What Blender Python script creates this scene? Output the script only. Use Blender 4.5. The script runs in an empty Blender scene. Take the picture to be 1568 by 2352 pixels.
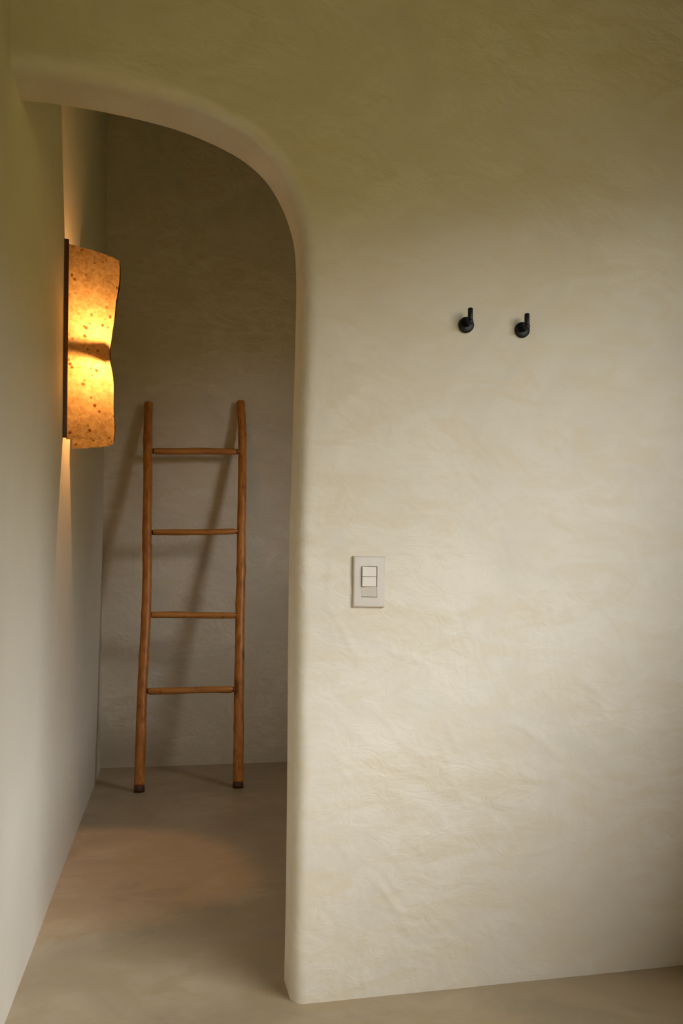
import bpy, bmesh, math, random
import numpy as np
from mathutils import Matrix, Vector, noise as mnoise
random.seed(7)
R = math.radians
scene = bpy.context.scene
COL = scene.collection

# ------------------------------------------------------------------ camera
TH, RO, FPX, PYR, CAMH = R(12.6), R(0.6), 1800.0, 1370.0, 0.94
fwd = Vector((math.sin(TH), math.cos(TH), 0)); r0 = Vector((math.cos(TH), -math.sin(TH), 0)); u0 = Vector((0, 0, 1))
rc = math.cos(RO) * r0 + math.sin(RO) * u0
uc = math.cos(RO) * u0 - math.sin(RO) * r0
cam_d = bpy.data.cameras.new('camera')
cam = bpy.data.objects.new('camera', cam_d); COL.objects.link(cam)
cam.matrix_world = Matrix(((rc.x, uc.x, -fwd.x, 0), (rc.y, uc.y, -fwd.y, 0), (rc.z, uc.z, -fwd.z, CAMH), (0, 0, 0, 1)))
cam_d.sensor_fit = 'VERTICAL'; cam_d.sensor_height = 36; cam_d.lens = 36 * FPX / 2352
cam_d.shift_y = (PYR - 1176) / 2352
cam_d.clip_start = 0.05
scene.camera = cam

# ------------------------------------------------------------------ sky and exposure
world = bpy.data.worlds.new('overcast_sky'); scene.world = world; world.use_nodes = True
bg = world.node_tree.nodes['Background']
bg.inputs['Color'].default_value = (0.922, 0.952, 1.0, 1)
bg.inputs['Strength'].default_value = 16.5
vs = scene.view_settings
vs.view_transform = 'Standard'; vs.look = 'None'; vs.gamma = 1.0; vs.use_curve_mapping = False
vs.exposure = 0.0
scene.cycles.use_denoising = True
scene.cycles.max_bounces = 5; scene.cycles.diffuse_bounces = 4; scene.cycles.glossy_bounces = 2
scene.cycles.caustics_reflective = False; scene.cycles.caustics_refractive = False
scene.cycles.use_adaptive_sampling = True; scene.cycles.adaptive_threshold = 0.03
scene.cycles.sample_clamp_indirect = 4.0

# room dimensions (x right along the arch wall, y away from the camera, z up)
XL, XR, XIR = -0.335, 1.72, 1.60          # left wall, right wall of the front room, right wall behind the arch
YR, YF, YB, YE = -4.9, 1.777, 1.905, 4.40  # rear wall, arch wall front and back faces, end wall
ZC = 3.8
WIN1 = (-3.3, 0.84, 1.04, 2.12)            # y0, y1, z0, z1 in the right wall of the front room
WIN2 = (1.93, 2.88, 1.45, 2.52)           # in the right wall behind the arch

def portal(name, x, w):
    l = bpy.data.lights.new(name, 'AREA'); l.shape = 'RECTANGLE'
    l.size = w[3] - w[2]; l.size_y = w[1] - w[0]
    l.cycles.is_portal = True
    o = bpy.data.objects.new(name, l); COL.objects.link(o)
    o.location = (x, (w[0] + w[1]) / 2, (w[2] + w[3]) / 2)
    o.rotation_euler = (0, R(90), 0)      # -Z of the light points to -X, into the room
    return o
portal('window_daylight', XR + 0.16, WIN1)
portal('window_daylight', XIR + 0.16, WIN2)

# ------------------------------------------------------------------ materials
def mat(name):
    m = bpy.data.materials.new(name); m.use_nodes = True
    nt = m.node_tree
    return m, nt, nt.nodes, nt.links, nt.nodes['Principled BSDF']

def coords(N, L, scale=(1, 1, 1), rot=(0, 0, 0)):
    tc = N.new('ShaderNodeTexCoord'); mp = N.new('ShaderNodeMapping')
    mp.inputs['Scale'].default_value = scale; mp.inputs['Rotation'].default_value = rot
    L.new(tc.outputs['Object'], mp.inputs['Vector'])
    return mp.outputs['Vector']

def noise(N, L, vec, scale, detail=4, rough=0.55, dist=0.0):
    n = N.new('ShaderNodeTexNoise'); n.inputs['Scale'].default_value = scale
    n.inputs['Detail'].default_value = detail; n.inputs['Roughness'].default_value = rough
    n.inputs['Distortion'].default_value = dist
    L.new(vec, n.inputs['Vector'])
    return n.outputs['Fac']

def ramp(N, L, fac, stops):
    r = N.new('ShaderNodeValToRGB'); e = r.color_ramp.elements
    while len(e) < len(stops): e.new(0.5)
    for k, (p, c) in enumerate(stops):
        e[k].position = p; e[k].color = (*c, 1)
    L.new(fac, r.inputs['Fac'])
    return r.outputs['Color']

def mixc(N, L, fac, a, b, mode='MIX'):
    m = N.new('ShaderNodeMix'); m.data_type = 'RGBA'; m.blend_type = mode
    for sock, v in ((m.inputs[0], fac), (m.inputs[6], a), (m.inputs[7], b)):
        if isinstance(v, bpy.types.NodeSocket): L.new(v, sock)
        elif isinstance(v, (int, float)): sock.default_value = v
        else: sock.default_value = (*v, 1)
    return m.outputs[2]

def math_node(N, L, op, a, b):
    m = N.new('ShaderNodeMath'); m.operation = op
    for sock, v in ((m.inputs[0], a), (m.inputs[1], b)):
        if isinstance(v, bpy.types.NodeSocket): L.new(v, sock)
        else: sock.default_value = v
    return m.outputs[0]

def bump(N, L, h, strength, dist, B):
    b = N.new('ShaderNodeBump'); b.inputs['Strength'].default_value = strength
    b.inputs['Distance'].default_value = dist
    L.new(h, b.inputs['Height']); L.new(b.outputs['Normal'], B.inputs['Normal'])

def plaster(name, base, spread=0.05, rough=0.62, relief=0.0, spec=0.25, patch=0.5):
    m, nt, N, L, B = mat(name)
    v = coords(N, L); vd = coords(N, L, (0.6, 1.0, 1.5), (0, R(-35), 0))
    cloud = noise(N, L, v, 2.3, 4, 0.65, 0.8)
    trowel = noise(N, L, vd, 8.0, 4, 0.65, 1.3)
    lo = tuple(c * (1 - spread) for c in base); hi = tuple(min(1, c * (1 + spread)) for c in base)
    warm = (base[0] * 0.98, base[1] * 0.945, base[2] * 0.875)
    c1 = ramp(N, L, cloud, [(0.34, lo), (0.66, hi)])
    c2 = mixc(N, L, ramp(N, L, trowel, [(0.44, (0, 0, 0)), (0.64, (patch, patch, patch))]), c1, warm)
    L.new(c2, B.inputs['Base Color'])
    B.inputs['Roughness'].default_value = rough
    B.inputs['Specular IOR Level'].default_value = spec
    if relief:
        vb = coords(N, L, (0.75, 1.0, 1.25), (0, R(-42), 0))
        mask = ramp(N, L, cloud, [(0.42, (0.12, 0.12, 0.12)), (0.62, (1, 1, 1))])
        bump(N, L, math_node(N, L, 'MULTIPLY', noise(N, L, vb, 17, 3, 0.6, 1.4), mask), 1.0, relief, B)
    return m

M = {}
M['plaster'] = plaster('lime_plaster', (0.70, 0.645, 0.53), relief=0.0034, spread=0.07, patch=0.9)
M['clay'] = plaster('brown_clay_plaster', (0.25, 0.18, 0.10), 0.08)
M['plaster_worn'] = plaster('lime_plaster_worn', (0.70, 0.64, 0.52), relief=0.0075, spread=0.12, patch=1.0)
M['plaster_smooth'] = plaster('lime_plaster_smooth', (0.70, 0.645, 0.53), 0.03, patch=0.3)
M['cement'] = plaster('polished_cement', (0.45, 0.36, 0.235), 0.18, rough=0.42, spec=0.35, patch=1.0, relief=0.0012)

m, nt, N, L, B = mat('garden_grass')
v = coords(N, L)
L.new(ramp(N, L, noise(N, L, v, 1.2, 6), [(0.35, (0.14, 0.13, 0.03)), (0.7, (0.22, 0.19, 0.06))]), B.inputs['Base Color'])
B.inputs['Roughness'].default_value = 0.9; M['grass'] = m

m, nt, N, L, B = mat('sky_block_leaves')  # leaves of the added light-blocking screen outside
v = coords(N, L)
L.new(ramp(N, L, noise(N, L, v, 3.0, 5), [(0.35, (0.12, 0.095, 0.026)), (0.7, (0.24, 0.182, 0.056))]), B.inputs['Base Color'])
B.inputs['Roughness'].default_value = 0.9; M['leaf'] = m

def wood(name, a, b, c, rough=0.42, axis=(14, 14, 0.9)):
    m, nt, N, L, B = mat(name)
    v = coords(N, L, axis)
    g = noise(N, L, v, 3.2, 5, 0.6, 0.5)
    col = ramp(N, L, g, [(0.28, a), (0.52, b), (0.75, c)])
    spots = noise(N, L, coords(N, L, (1, 1, 0.5)), 16, 3)
    col = mixc(N, L, ramp(N, L, spots, [(0.60, (0, 0, 0)), (0.72, (0.75, 0.75, 0.75))]), col, tuple(x * 0.45 for x in a))
    L.new(col, B.inputs['Base Color'])
    B.inputs['Roughness'].default_value = rough
    bump(N, L, g, 0.5, 0.0015, B)
    return m
M['bamboo'] = wood('golden_brown_wood', (0.28, 0.090, 0.012), (0.56, 0.205, 0.034), (0.70, 0.31, 0.07))
M['rung'] = wood('golden_brown_wood_rung', (0.28, 0.095, 0.014), (0.55, 0.22, 0.045), (0.70, 0.34, 0.10), axis=(0.9, 14, 14))
M['foot'] = wood('dark_worn_wood', (0.05, 0.022, 0.007), (0.10, 0.04, 0.012), (0.15, 0.06, 0.02))
M['batten'] = wood('dark_brown_batten', (0.07, 0.028, 0.008), (0.11, 0.045, 0.014), (0.15, 0.065, 0.02))
M['dark_boards'] = wood('dark_wooden_boards', (0.035, 0.022, 0.012), (0.06, 0.038, 0.02), (0.09, 0.055, 0.03), axis=(1, 6, 6))
M['frame'] = wood('window_frame_wood', (0.16, 0.08, 0.03), (0.25, 0.13, 0.05), (0.32, 0.18, 0.08))

def plain(name, c, rough, metal=0.0, spec=0.5):
    m, nt, N, L, B = mat(name)
    v = coords(N, L)
    n = noise(N, L, v, 40, 3)
    L.new(ramp(N, L, n, [(0.3, tuple(x * 0.94 for x in c)), (0.7, c)]), B.inputs['Base Color'])
    B.inputs['Roughness'].default_value = rough; B.inputs['Metallic'].default_value = metal
    B.inputs['Specular IOR Level'].default_value = spec
    return m
M['black'] = plain('black_painted_metal', (0.006, 0.007, 0.009), 0.45, 0.0, 0.35)
M['plastic'] = plain('ivory_plastic', (0.635, 0.575, 0.485), 0.28)
M['rocker'] = plain('ivory_plastic_rocker', (0.68, 0.62, 0.525), 0.30)
M['fixture'] = plain('dark_metal_fixture', (0.10, 0.085, 0.06), 0.5, 0.3)

m, nt, N, L, B = mat('handmade_paper')
v = coords(N, L, (1, 1, 1))
fl = noise(N, L, v, 55, 4, 0.65, 0.5)
sp = N.new('ShaderNodeTexVoronoi'); sp.inputs['Scale'].default_value = 42; L.new(v, sp.inputs['Vector'])
dots = ramp(N, L, sp.outputs['Distance'], [(0.14, (1, 1, 1)), (0.34, (0, 0, 0))])
gate = ramp(N, L, noise(N, L, v, 26, 2), [(0.46, (0, 0, 0)), (0.54, (1, 1, 1))])
dots = mixc(N, L, 1.0, dots, gate, 'MULTIPLY')
pc = ramp(N, L, fl, [(0.30, (0.13, 0.083, 0.032)), (0.68, (0.225, 0.165, 0.080))])
pc = mixc(N, L, dots, pc, (0.06, 0.02, 0.004))
N.remove(B)
out = N['Material Output']
tr = N.new('ShaderNodeBsdfTranslucent'); df = N.new('ShaderNodeBsdfDiffuse'); mx = N.new('ShaderNodeMixShader')
L.new(pc, tr.inputs['Color']); L.new(pc, df.inputs['Color'])
mx.inputs[0].default_value = 0.45
L.new(tr.outputs[0], mx.inputs[1]); L.new(df.outputs[0], mx.inputs[2]); L.new(mx.outputs[0], out.inputs['Surface'])
bp = N.new('ShaderNodeBump'); bp.inputs['Strength'].default_value = 0.5; bp.inputs['Distance'].default_value = 0.002
L.new(fl, bp.inputs['Height']); L.new(bp.outputs['Normal'], tr.inputs['Normal']); L.new(bp.outputs['Normal'], df.inputs['Normal'])
M['paper'] = m

m, nt, N, L, B = mat('lit_lens')
B.inputs['Emission Color'].default_value = (1.0, 0.62, 0.22, 1); B.inputs['Emission Strength'].default_value = 12
B.inputs['Base Color'].default_value = (0.8, 0.7, 0.5, 1); M['lens'] = m

# ------------------------------------------------------------------ mesh helpers
def obj(name, verts, faces, m, parent=None, smooth=True, bevel=0.0, seg=2):
    me = bpy.data.meshes.new(name)
    me.from_pydata([tuple(map(float, p)) for p in verts], [], faces)
    bm = bmesh.new(); bm.from_mesh(me)
    bmesh.ops.recalc_face_normals(bm, faces=bm.faces)
    if bevel:
        bmesh.ops.bevel(bm, geom=[e for e in bm.edges], offset=bevel, segments=seg, affect='EDGES', profile=0.5)
    bm.to_mesh(me); bm.free()
    me.materials.append(m)
    for p in me.polygons: p.use_smooth = smooth
    o = bpy.data.objects.new(name, me); COL.objects.link(o)
    if parent: o.parent = parent
    return o

def tag(o, label, cat, group=None, kind=None):
    o['label'] = label; o['category'] = cat
    if group: o['group'] = group
    if kind: o['kind'] = kind
    return o

def thing(name, loc, label, cat, group=None):
    o = bpy.data.objects.new(name, None); COL.objects.link(o)
    o.location = loc; o.empty_display_size = 0.05
    return tag(o, label, cat, group)

def box(x0, x1, y0, y1, z0, z1):
    v = [(x, y, z) for x in (x0, x1) for y in (y0, y1) for z in (z0, z1)]
    f = [(0, 1, 3, 2), (4, 6, 7, 5), (0, 4, 5, 1), (2, 3, 7, 6), (0, 2, 6, 4), (1, 5, 7, 3)]
    return v, f

def boxes(lst):
    V, Fc = [], []
    for b in lst:
        v, f = box(*b); k = len(V); V += v; Fc += [tuple(i + k for i in q) for q in f]
    return V, Fc

def grid(nu, nv, fn):
    V = [fn(i / nu, j / nv) for i in range(nu + 1) for j in range(nv + 1)]
    Fc = [(i * (nv + 1) + j, (i + 1) * (nv + 1) + j, (i + 1) * (nv + 1) + j + 1, i * (nv + 1) + j + 1) for i in range(nu) for j in range(nv)]
    return V, Fc

def tube(pts, rad, n=14, cap=True):
    V, Fc = [], []
    pts = [Vector(p) for p in pts]
    ref = None
    for i, p in enumerate(pts):
        t = (pts[min(i + 1, len(pts) - 1)] - pts[max(i - 1, 0)]).normalized()
        if ref is None: ref = Vector((0, 1, 0)) if abs(t.y) < 0.8 else Vector((1, 0, 0))
        a = (ref - t * ref.dot(t)).normalized(); b = t.cross(a); ref = a
        for k in range(n):
            w = 2 * math.pi * k / n
            rr = rad[i] if not callable(rad) else rad(i, w)
            V.append(p + (a * math.cos(w) + b * math.sin(w)) * rr)
    for i in range(len(pts) - 1):
        for k in range(n):
            Fc.append((i * n + k, i * n + (k + 1) % n, (i + 1) * n + (k + 1) % n, (i + 1) * n + k))
    if cap:
        Fc.append(tuple(range(n))[::-1]); Fc.append(tuple((len(pts) - 1) * n + k for k in range(n)))
    return V, Fc

def nz(x, y, z, s):
    return mnoise.noise(Vector((x * s, y * s, z * s)))

def wave(x, z, seed=0.0):            # hand-trowelled unevenness, metres
    return 0.0045 * nz(x, seed, z, 1.3) + 0.0022 * nz(x + 3, seed + 5, z, 3.7) + 0.0007 * nz(x, seed + 9, z * 1.4, 11)

def strokes(P2, n, seed, xr, zr, amp):
    """arced trowel sweeps: summed height over points P2 (k x 2)"""
    rs = random.Random(seed); h = np.zeros(len(P2))
    for _ in range(n):
        cx, cz = rs.uniform(*xr), rs.uniform(*zr); ang = rs.gauss(-0.6, 0.55); ln = rs.uniform(0.02, 0.09)
        cur = rs.uniform(-2.5, 2.5); wd = rs.uniform(0.006, 0.015); am = amp * rs.uniform(-0.7, 1.0)
        dx, dz = P2[:, 0] - cx, P2[:, 1] - cz
        u_ = dx * math.cos(ang) + dz * math.sin(ang); v_ = -dx * math.sin(ang) + dz * math.cos(ang) - cur * u_ * u_
        v_ = np.clip(v_, -1, 1)
        prof = np.where(v_ > 0, np.exp(-(v_ / wd) ** 2), np.exp(-(v_ / (wd * 0.45)) ** 2))   # one soft flank, one crisp edge
        h += am * prof * np.exp(-(u_ / ln) ** 4)
    return h

# ------------------------------------------------------------------ the setting
# wall with the arched opening: opening outline measured on the back edge, from the floor up and over to the left wall
raw = [(0.290, -0.04), (0.292, 0.10), (0.293, 0.27), (0.293, 0.53), (0.292, 0.85), (0.2925, 1.086), (0.298, 1.334), (0.301, 1.50), (0.3025, 1.60),
       (0.303, 1.68), (0.3015, 1.742), (0.296, 1.802), (0.276, 1.865), (0.2535, 1.908), (0.229, 1.943), (0.201, 1.968), (0.170, 1.989), (0.128, 2.008), (0.081, 2.024),
       (0.020, 2.040), (-0.044, 2.050), (-0.156, 2.060), (-0.246, 2.063), (-0.335, 2.060), (-0.40, 2.058)]
def catmull(p, n):
    P_ = [np.array(q) for q in p]; P_ = [2 * P_[0] - P_[1]] + P_ + [2 * P_[-1] - P_[-2]]
    outp = []
    for i in range(1, len(P_) - 2):
        for k in range(n):
            t = k / n
            outp.append(0.5 * ((2 * P_[i]) + (-P_[i-1] + P_[i+1]) * t + (2*P_[i-1] - 5*P_[i] + 4*P_[i+1] - P_[i+2]) * t*t + (-P_[i-1] + 3*P_[i] - 3*P_[i+1] + P_[i+2]) * t**3))
    outp.append(P_[-2]); return outp
oc = catmull(raw, 14)
# light smoothing of the arch
for _ in range(14):
    oc = [oc[0]] + [oc[i] * 0.5 + (oc[i-1] + oc[i+1]) * 0.25 for i in range(1, len(oc) - 1)] + [oc[-1]]
_sg = np.concatenate([[0], np.cumsum([np.linalg.norm(oc[i + 1] - oc[i]) for i in range(len(oc) - 1)])])
_sn = np.linspace(0, _sg[-1], 400); _oc = np.array(oc)
oc = [np.array([np.interp(t, _sg, _oc[:, 0]), np.interp(t, _sg, _oc[:, 1])]) for t in _sn]
for _ in range(10):
    oc = [oc[0]] + [oc[i] * 0.5 + (oc[i-1] + oc[i+1]) * 0.25 for i in range(1, len(oc) - 1)] + [oc[-1]]
nrm = []
for i in range(len(oc)):
    t = oc[min(i+1, len(oc)-1)] - oc[max(i-1, 0)]; t /= np.linalg.norm(t)
    nrm.append(np.array([t[1], -t[0]]))
ZS = 1.60
def outer(p):
    if p[1] <= ZS: return np.array([XR + 0.15, p[1]])
    c = np.array([-0.40, ZS]); d = p - c
    k = min((XR + 0.15 - c[0]) / d[0] if d[0] > 1e-6 else 1e9, (ZC + 0.1 - c[1]) / d[1])
    return c + d * k
RF, RB = 0.030, 0.006
rows = []
for i, p in enumerate(oc):
    n = nrm[i]; Q = outer(p); row = []
    rf = RF * (1 + 0.25 * nz(p[0], 3.3, p[1], 5))
    p0 = p + n * rf
    NF = 230
    for k in range(NF, 0, -1):                       # front face, from far to near the opening
        w = (k / NF) ** 1.15; q = p0 + (Q - p0) * w
        row.append((q[0], YF + wave(q[0], q[1]), q[1]))
    yb = YF + wave(p0[0], p0[1])
    for k in range(0, 9):
        a = k / 8 * math.pi / 2
        q = p + n * rf * (1 - math.sin(a)); row.append((q[0], yb + rf * (1 - math.cos(a)), q[1]))
    for k in range(1, 7):
        y = yb + rf + (YB - RB - yb - rf) * k / 6
        dq = n * (0.0025 * nz(p[0] + 7, y * 2, p[1], 6)) * (1 - k / 6)
        row.append((p[0] + dq[0], y, p[1] + dq[1]))
    for k in range(1, 5):
        a = k / 4 * math.pi / 2
        q = p + n * RB * (1 - math.cos(a)); row.append((q[0], YB - RB + RB * math.sin(a), q[1]))
    for k in (0.05, 0.2, 0.5, 1.0):
        q = p + n * RB + (Q - p - n * RB) * k; row.append((q[0], YB, q[1]))
    rows.append(row)
nr = len(rows[0])
V = np.array([q for row in rows for q in row])
front = np.zeros(len(V), bool)
for i in range(len(rows)): front[i * nr:i * nr + NF] = True
kd = np.minimum(1, (NF - (np.arange(len(V)) % nr)) / 12.0)
V[front, 1] -= (strokes(V[front][:, [0, 2]], 900, 3, (0.2, 1.7), (0, 2.6), 0.0012) * kd[front])
Fc = [(i * nr + j, (i + 1) * nr + j, (i + 1) * nr + j + 1, i * nr + j + 1) for i in range(len(rows) - 1) for j in range(nr - 1)]
w_ = obj('wall_middle', V.tolist(), Fc, M['plaster'])
tag(w_, 'cream lime plaster wall with a rounded archway cut beside its left end', 'wall', kind='structure')

V, Fc = grid(140, 90, lambda a, b: (XL + 0.6 * wave(YR + a * (YE - YR), b * ZC, 20.0), YR - 0.1 + a * (YE - YR + 0.2), b * (ZC + 0.05) - 0.05))
tag(obj('wall_left', V, Fc, M['plaster_smooth']), 'smooth cream plaster wall running through the archway on the left', 'wall', kind='structure')
V, Fc = grid(160, 250, lambda a, b: (XL - 0.05 + a * (XIR - XL + 0.15), YE + 0.8 * wave(a * 2, b * ZC, 40.0), b * (ZC + 0.05) - 0.05))
V = np.array(V); V[:, 1] -= strokes(V[:, [0, 2]], 300, 11, (-0.3, 0.9), (0, 2.6), 0.0018); V = V.tolist()
tag(obj('wall_back', V, Fc, M['plaster_worn']), 'plaster end wall behind the archway, carrying the leaning ladder', 'wall', kind='structure')
V, Fc = grid(90, 140, lambda a, b: (XL - 0.05 + a * (XR - XL + 0.1), YR - 0.05 + b * (YE - YR + 0.1), 0.25 * wave(a * 3, b * 7, 60.0)))
tag(obj('floor', V, Fc, M['cement']), 'polished beige cement floor running through the archway', 'floor', kind='structure')
V, Fc = boxes([(XL - 0.1, XR + 0.2, YR - 0.1, YE + 0.1, ZC, ZC + 0.1)])
tag(obj('ceiling', V, Fc, M['dark_boards'], smooth=False), 'dark wooden ceiling above both rooms', 'ceiling', kind='structure')
V, Fc = boxes([(XL - 0.1, XR + 0.2, YR - 0.15, YR, -0.05, ZC)])
tag(obj('wall_rear', V, Fc, M['dark_boards'], smooth=False), 'dark wooden wall behind the viewer', 'wall', kind='structure')
def holed(name, x, ya, yb, w, label):
    T = 0.15
    V, Fc = boxes([(x, x + T, ya, w[0], -0.05, ZC), (x, x + T, w[1], yb, -0.05, ZC), (x, x + T, w[0], w[1], -0.05, w[2]), (x, x + T, w[0], w[1], w[3], ZC)])
    tag(obj(name, V, Fc, M['clay'], smooth=False), label, 'wall', kind='structure')
holed('wall_right', XR, YR, YF + 0.05, WIN1, 'brown clay plaster wall with the wide window of the front room')
holed('wall_right_inner', XIR, YB, YE + 0.1, WIN2, 'brown clay plaster wall with the narrow window behind the archway')
def frame(name, x, w, label):
    t = 0.03
    V, Fc = boxes([(x + 0.05, x + 0.10, w[0], w[0] + t, w[2], w[3]), (x + 0.05, x + 0.10, w[1] - t, w[1], w[2], w[3]),
                   (x + 0.05, x + 0.10, w[0], w[1], w[2], w[2] + t), (x + 0.05, x + 0.10, w[0], w[1], w[3] - t, w[3])])
    tag(obj(name, V, Fc, M['frame'], smooth=False), label, 'window', kind='structure')
frame('window_1', XR, WIN1, 'wide wooden window frame in the right wall')
frame('window_2', XIR, WIN2, 'narrow wooden window frame behind the archway')
V, Fc = boxes([(XR + 0.15, 60, -40, 40, -0.25, -0.15), (XIR + 0.15, XR + 0.15, YE + 0.1, 40, -0.25, -0.15)])
tag(obj('ground', V, Fc, M['grass'], smooth=False), 'dry green grass of the garden outside the windows', 'ground', kind='structure')

V, Fc = boxes([(XR + 0.15, XR + 0.70, YR - 0.5, 1.10, 2.74, 2.84)])  # unseen slab added to limit steep sky light into the front room
tag(obj('sky_block_eave', V, Fc, M['dark_boards'], smooth=False), 'unseen wooden eave of the house above the windows outside', 'sky_block_eave', kind='structure')
V, Fc = boxes([(XIR + 0.15, XIR + 0.95, 1.92, 3.0, 2.58, 2.64)])  # unseen slab added to keep steep window light off the inner floor
tag(obj('sky_block_awning', V, Fc, M['dark_boards'], smooth=False), 'unseen wooden awning above the narrow window outside', 'sky_block_awning', kind='structure')
def sky_block_hedge(x0, y0, y1, h):  # added unseen screen, its height shaped to block low sky light
    return grid(60, 16, lambda a, b: (x0 + 0.25 * nz(a * 20, b * 4, 1, 1.0) + 0.4 * b * b, y0 + (y1 - y0) * a, -0.2 + b * (h + 1.9 / (1 + math.exp(-(y0 + (y1 - y0) * a + 3.2) * 1.6)) + 0.9 * nz(a * 22, 2, 3, 1.0))))
V, Fc = sky_block_hedge(7.5, -22, 24, 3.35)
tag(obj('sky_block_hedge', V, Fc, M['leaf']), 'unseen hedge of the garden outside the windows', 'sky_block_hedge', kind='structure')

# ------------------------------------------------------------------ ladder
YTOP = 4.362
def unproject_y(px, py, y):
    d = fwd + (px - 784) / FPX * rc - (py - PYR) / FPX * uc
    return Vector((0, 0, CAMH)) + d * (y / d.y)
def on_ladder(px, py, ya, yb_, zt):       # ray against the leaning plane y = ya + (yb_-ya) z / zt
    d = fwd + (px - 784) / FPX * rc - (py - PYR) / FPX * uc
    k = (yb_ - ya) / zt
    t = (ya + k * CAMH) / (d.y - k * d.z)
    return Vector((0, 0, CAMH)) + d * t
ZT = unproject_y(446, 924, YTOP).z
YFOOT = 3.845
ladder = thing('ladder', (0.12, YFOOT, 0), 'rustic golden-brown wooden ladder leaning against the end wall behind the archway', 'ladder')
def dense(p, n=10): return [Vector(q) for q in catmull([tuple(a) for a in p], n)]
def local(V, o): return [Vector(v) - o.location for v in V]
railsL = [(341, 926), (339.5, 985), (338.5, 1040), (339.5, 1100), (337.5, 1222), (338, 1310), (335.5, 1412), (331, 1500), (326.5, 1587), (323.5, 1690), (321, 1760), (319.5, 1819)]
railsR = [(553, 923), (556, 985), (556.5, 1040), (556, 1120), (554, 1222), (553.5, 1310), (551, 1412), (550, 1500), (548.5, 1587), (548, 1690), (547, 1760), (546.5, 1805)]
def rail(pts, seed, r_top, r_bot):
    P3 = [on_ladder(x, y, YFOOT, YTOP, ZT) for x, y in pts]
    P3[-1].z = 0.002
    c = dense(P3, 12)
    n = len(c); rad = []
    nodes = [random.uniform(0.08, 0.95) for _ in range(7)]
    for i in range(n):
        s = i / (n - 1); r_ = r_top + (r_bot - r_top) * s
        r_ *= 1 + 0.05 * nz(seed, s * 9, 0, 1.0)
        for q in nodes: r_ += 0.0022 * math.exp(-((s - q) / 0.007) ** 2)
        rad.append(r_)
    c2 = [c[0] + (c[0] - c[1]).normalized() * 0.002] + c
    rad = [rad[0] * 0.82] + rad
    cut = int(n * 0.983)
    V, Fc = tube(c2[:cut + 1], rad[:cut + 1], 18)
    o = obj('rail', local(V, ladder), Fc, M['bamboo'], ladder)
    V, Fc = tube(c2[cut:], [q * 1.015 for q in rad[cut:]], 18)
    ft = obj('worn_foot', local(V, ladder), Fc, M['foot'], o); ft['label'] = 'dark worn end of the rail'
    return c
cL = rail(railsL, 1.0, 0.0228, 0.0255)
cR = rail(railsR, 5.0, 0.0218, 0.0262)
rungs = [((351, 1036), (545, 1037.5), 0.0178), ((349, 1223), (543, 1221), 0.0158), ((346, 1412), (538, 1414), 0.0168), ((338, 1587.5), (536, 1583.5), 0.0168)]
for k, (a, b, rr) in enumerate(rungs):
    A = on_ladder(*a, YFOOT, YTOP, ZT); Bp = on_ladder(*b, YFOOT, YTOP, ZT)
    d = (Bp - A).normalized()
    A = A - d * 0.022; Bp = Bp + d * 0.022
    n = 40; pts, rad = [], []
    for i in range(n + 1):
        s = i / n
        p = A.lerp(Bp, s)
        p.z += 0.0035 * nz(k * 3.1, s * 2.5, 2, 1.0); p.y += 0.003 * nz(k * 1.7, s * 2.5, 5, 1.0)
        pts.append(p)
        q = rr * (1 + 0.10 * nz(k, s * 5, 1, 1.0))
        e = min(s, 1 - s) * (Bp - A).length
        if e < 0.034: q *= 0.74
        rad.append(q)
    V, Fc = tube(pts, rad, 14)
    rg = obj('rung', local(V, ladder), Fc, M['rung'], ladder)
    for e, dd in ((A + d * 0.024, d), (Bp - d * 0.024, -d)):      # dark pegged joint where the rung enters the rail
        V, Fc = tube([e - dd * 0.004, e + dd * 0.006], [rr * 0.82, rr * 0.80], 12)
        obj('joint', local(V, ladder), Fc, M['foot'], rg)

# ------------------------------------------------------------------ wall sconce
sc_ = thing('wall_sconce', (XL, 2.78, 1.75), 'glowing orange handmade paper wall sconce on the left wall beyond the archway', 'lamp')
ZT0, ZB0, Y0 = 2.085, 1.445, 2.700
PLAN = catmull([(0.0, 0.0), (0.35, 0.010), (0.70, 0.026), (0.93, 0.046), (1.0, 0.072), (0.97, 0.105), (0.80, 0.62), (0.45, 0.90), (0.0, 1.0)], 10)
def shade_pt(a, b):                       # a along the plan curve from the near edge, b from bottom to top
    z = ZB0 + (ZT0 - ZB0) * b
    W = 0.17 + 0.13 * b
    p = 0.147 + 0.014 * b - 0.020 * math.exp(-((b - 0.52) / 0.22) ** 2) + 0.002 * math.sin(b * 23)
    q = PLAN[int(round(a * (len(PLAN) - 1)))]
    x = p * q[0]
    y = Y0 + (q[1] if q[1] <= 0.12 else 0.105 + (q[1] - 0.105) / 0.895 * (W - 0.105))
    out = q[0]
    z += -0.016 * out * b ** 4 + 0.012 * out * (1 - b) ** 4
    if b >= 0.999: z += 0.004 * nz(a * 14, 1, 0, 2)
    if b <= 0.001: z += 0.004 * nz(a * 14, 7, 0, 2)
    x += 0.003 * nz(a * 4, b * 6, 3, 1.3) * out
    return (x + 0.010, y - 2.78, z - 1.75)
V, Fc = grid(len(PLAN) - 1, 60, shade_pt)
o = obj('shade', V, Fc, M['paper'], sc_); o['label'] = 'curved sheet of speckled translucent handmade paper'
V, Fc = box(-0.004, 0.0135, Y0 - 0.010 - 2.78, Y0 - 2.78, ZB0 + 0.004 - 1.75, ZT0 + 0.012 - 1.75)
o = obj('batten', V, Fc, M['batten'], sc_, bevel=0.002); o['label'] = 'dark brown batten along the near edge'
V, Fc = box(-0.004, 0.012, -0.040, 0.060, -0.05, 0.05)
obj('back_plate', V, Fc, M['fixture'], sc_, bevel=0.003)
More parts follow.
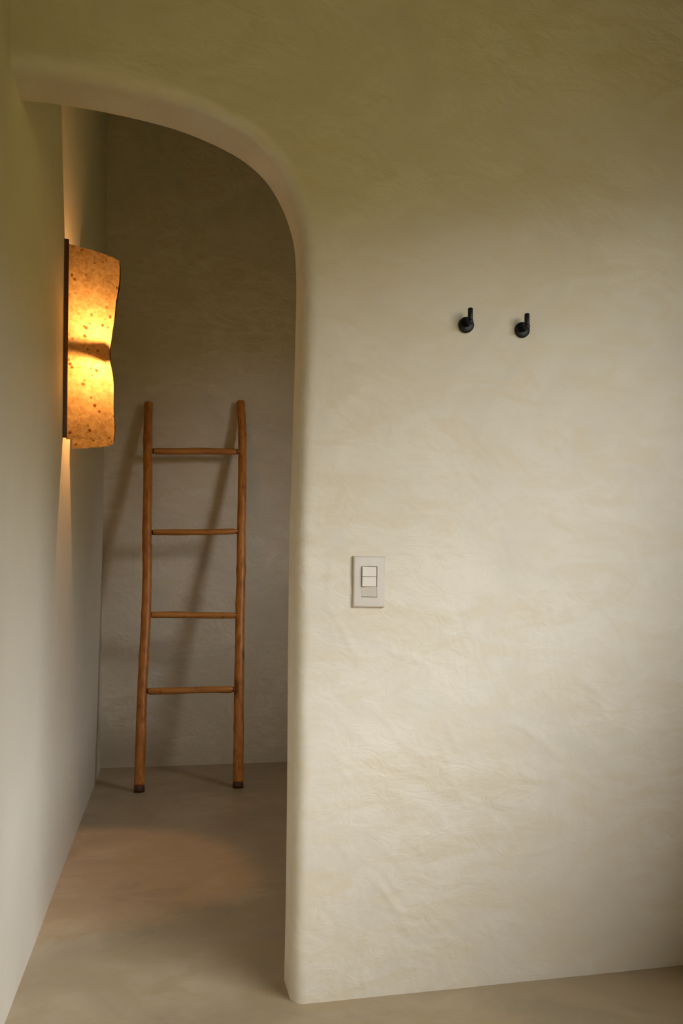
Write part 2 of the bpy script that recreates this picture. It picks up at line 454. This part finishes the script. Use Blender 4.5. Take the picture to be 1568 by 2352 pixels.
V, Fc = box(0.008, 0.108, -0.024, 0.048, -0.043, 0.043)
fx = obj('fixture', V, Fc, M['fixture'], sc_, bevel=0.004)
for s in (-1, 1):
    V, Fc = tube([(0.075, 0.012, s * 0.0428), (0.075, 0.012, s * 0.0455)], [0.022, 0.021], 20)
    obj('lens', V, Fc, M['lens'], fx)
    l = bpy.data.lights.new('sconce_bulb', 'POINT'); l.energy = 15.0 if s > 0 else 17.0; l.color = (1.0, 0.48, 0.17); l.shadow_soft_size = 0.012
    lo = bpy.data.objects.new('sconce_bulb', l); COL.objects.link(lo); lo.parent = sc_
    lo.location = (0.075, 0.012, s * 0.051)

# ------------------------------------------------------------------ coat hooks
def hook(x, z, label):
    h = thing('coat_hook', (x, YF, z), label, 'hook', 'black peg hooks on the plaster wall')
    def disc(y0, y1, r_, n=28):
        return tube([(0, y0, 0), (0, y1 + 0.002, 0), (0, y1, 0)], [r_, r_, r_ * 0.86], n)
    V, Fc = disc(0.004, -0.010, 0.0186); obj('rosette', V, Fc, M['black'], h, smooth=True)
    V, Fc = tube([(0, -0.008, 0), (0, -0.030, 0), (0, -0.0352, 0), (0, -0.037, 0)], [0.0068, 0.0068, 0.006, 0.0035], 18)
    obj('stem', V, Fc, M['black'], h)
    V, Fc = tube([(0, -0.030, -0.0065), (0, -0.030, -0.005), (0, -0.030, 0.0295), (0, -0.030, 0.031)], [0.005, 0.0062, 0.0062, 0.005], 18)
    obj('peg', V, Fc, M['black'], h)
hook(0.696, 1.595, 'small black metal peg hook nearer the archway, one of two on the wall')
hook(0.841, 1.595, 'small black metal peg hook farther from the archway, one of two on the wall')

# ------------------------------------------------------------------ light switch
sw = thing('light_switch', (0.4615, YF, 0.975), 'ivory plastic light switch plate with three rockers, on the wall beside the archway', 'switch')
def plate():
    bm = bmesh.new()
    X, Z, x, z = 0.0385, 0.0595, 0.0190, 0.0360
    y0, y1 = 0.004, -0.0085
    def ring(X, Z, y): return [bm.verts.new((sx * X, y, sz * Z)) for sx, sz in ((-1, -1), (1, -1), (1, 1), (-1, 1))]
    R_ = [ring(X, Z, y0), ring(X, Z, y1 + 0.0035), ring(X - 0.0012, Z - 0.0012, y1 + 0.001), ring(X - 0.0035, Z - 0.0035, y1), ring(x, z, y1), ring(x, z, -0.001)]
    for a, b in zip(R_, R_[1:]):
        for i in range(4): bm.faces.new((a[i], a[(i + 1) % 4], b[(i + 1) % 4], b[i]))
    bm.faces.new(R_[-1])
    me = bpy.data.meshes.new('plate'); bmesh.ops.recalc_face_normals(bm, faces=bm.faces); bm.to_mesh(me); bm.free()
    me.materials.append(M['plastic'])
    o = bpy.data.objects.new('plate', me); COL.objects.link(o); o.parent = sw
plate()
for k, tilt in enumerate((-1, -1, 1)):
    zc = 0.0236 - k * 0.0236
    V, Fc = box(-0.0183, 0.0183 if k < 2 else 0.0170, -0.0022, -0.0098, zc - 0.01145, zc + 0.01145)
    V = [(x, (y - 0.0038 * (-tilt) * (-x / 0.0183) if y < -0.005 else y), z) for x, y, z in V]
    obj('rocker', V, Fc, M['rocker'], sw, bevel=0.0007, smooth=False)
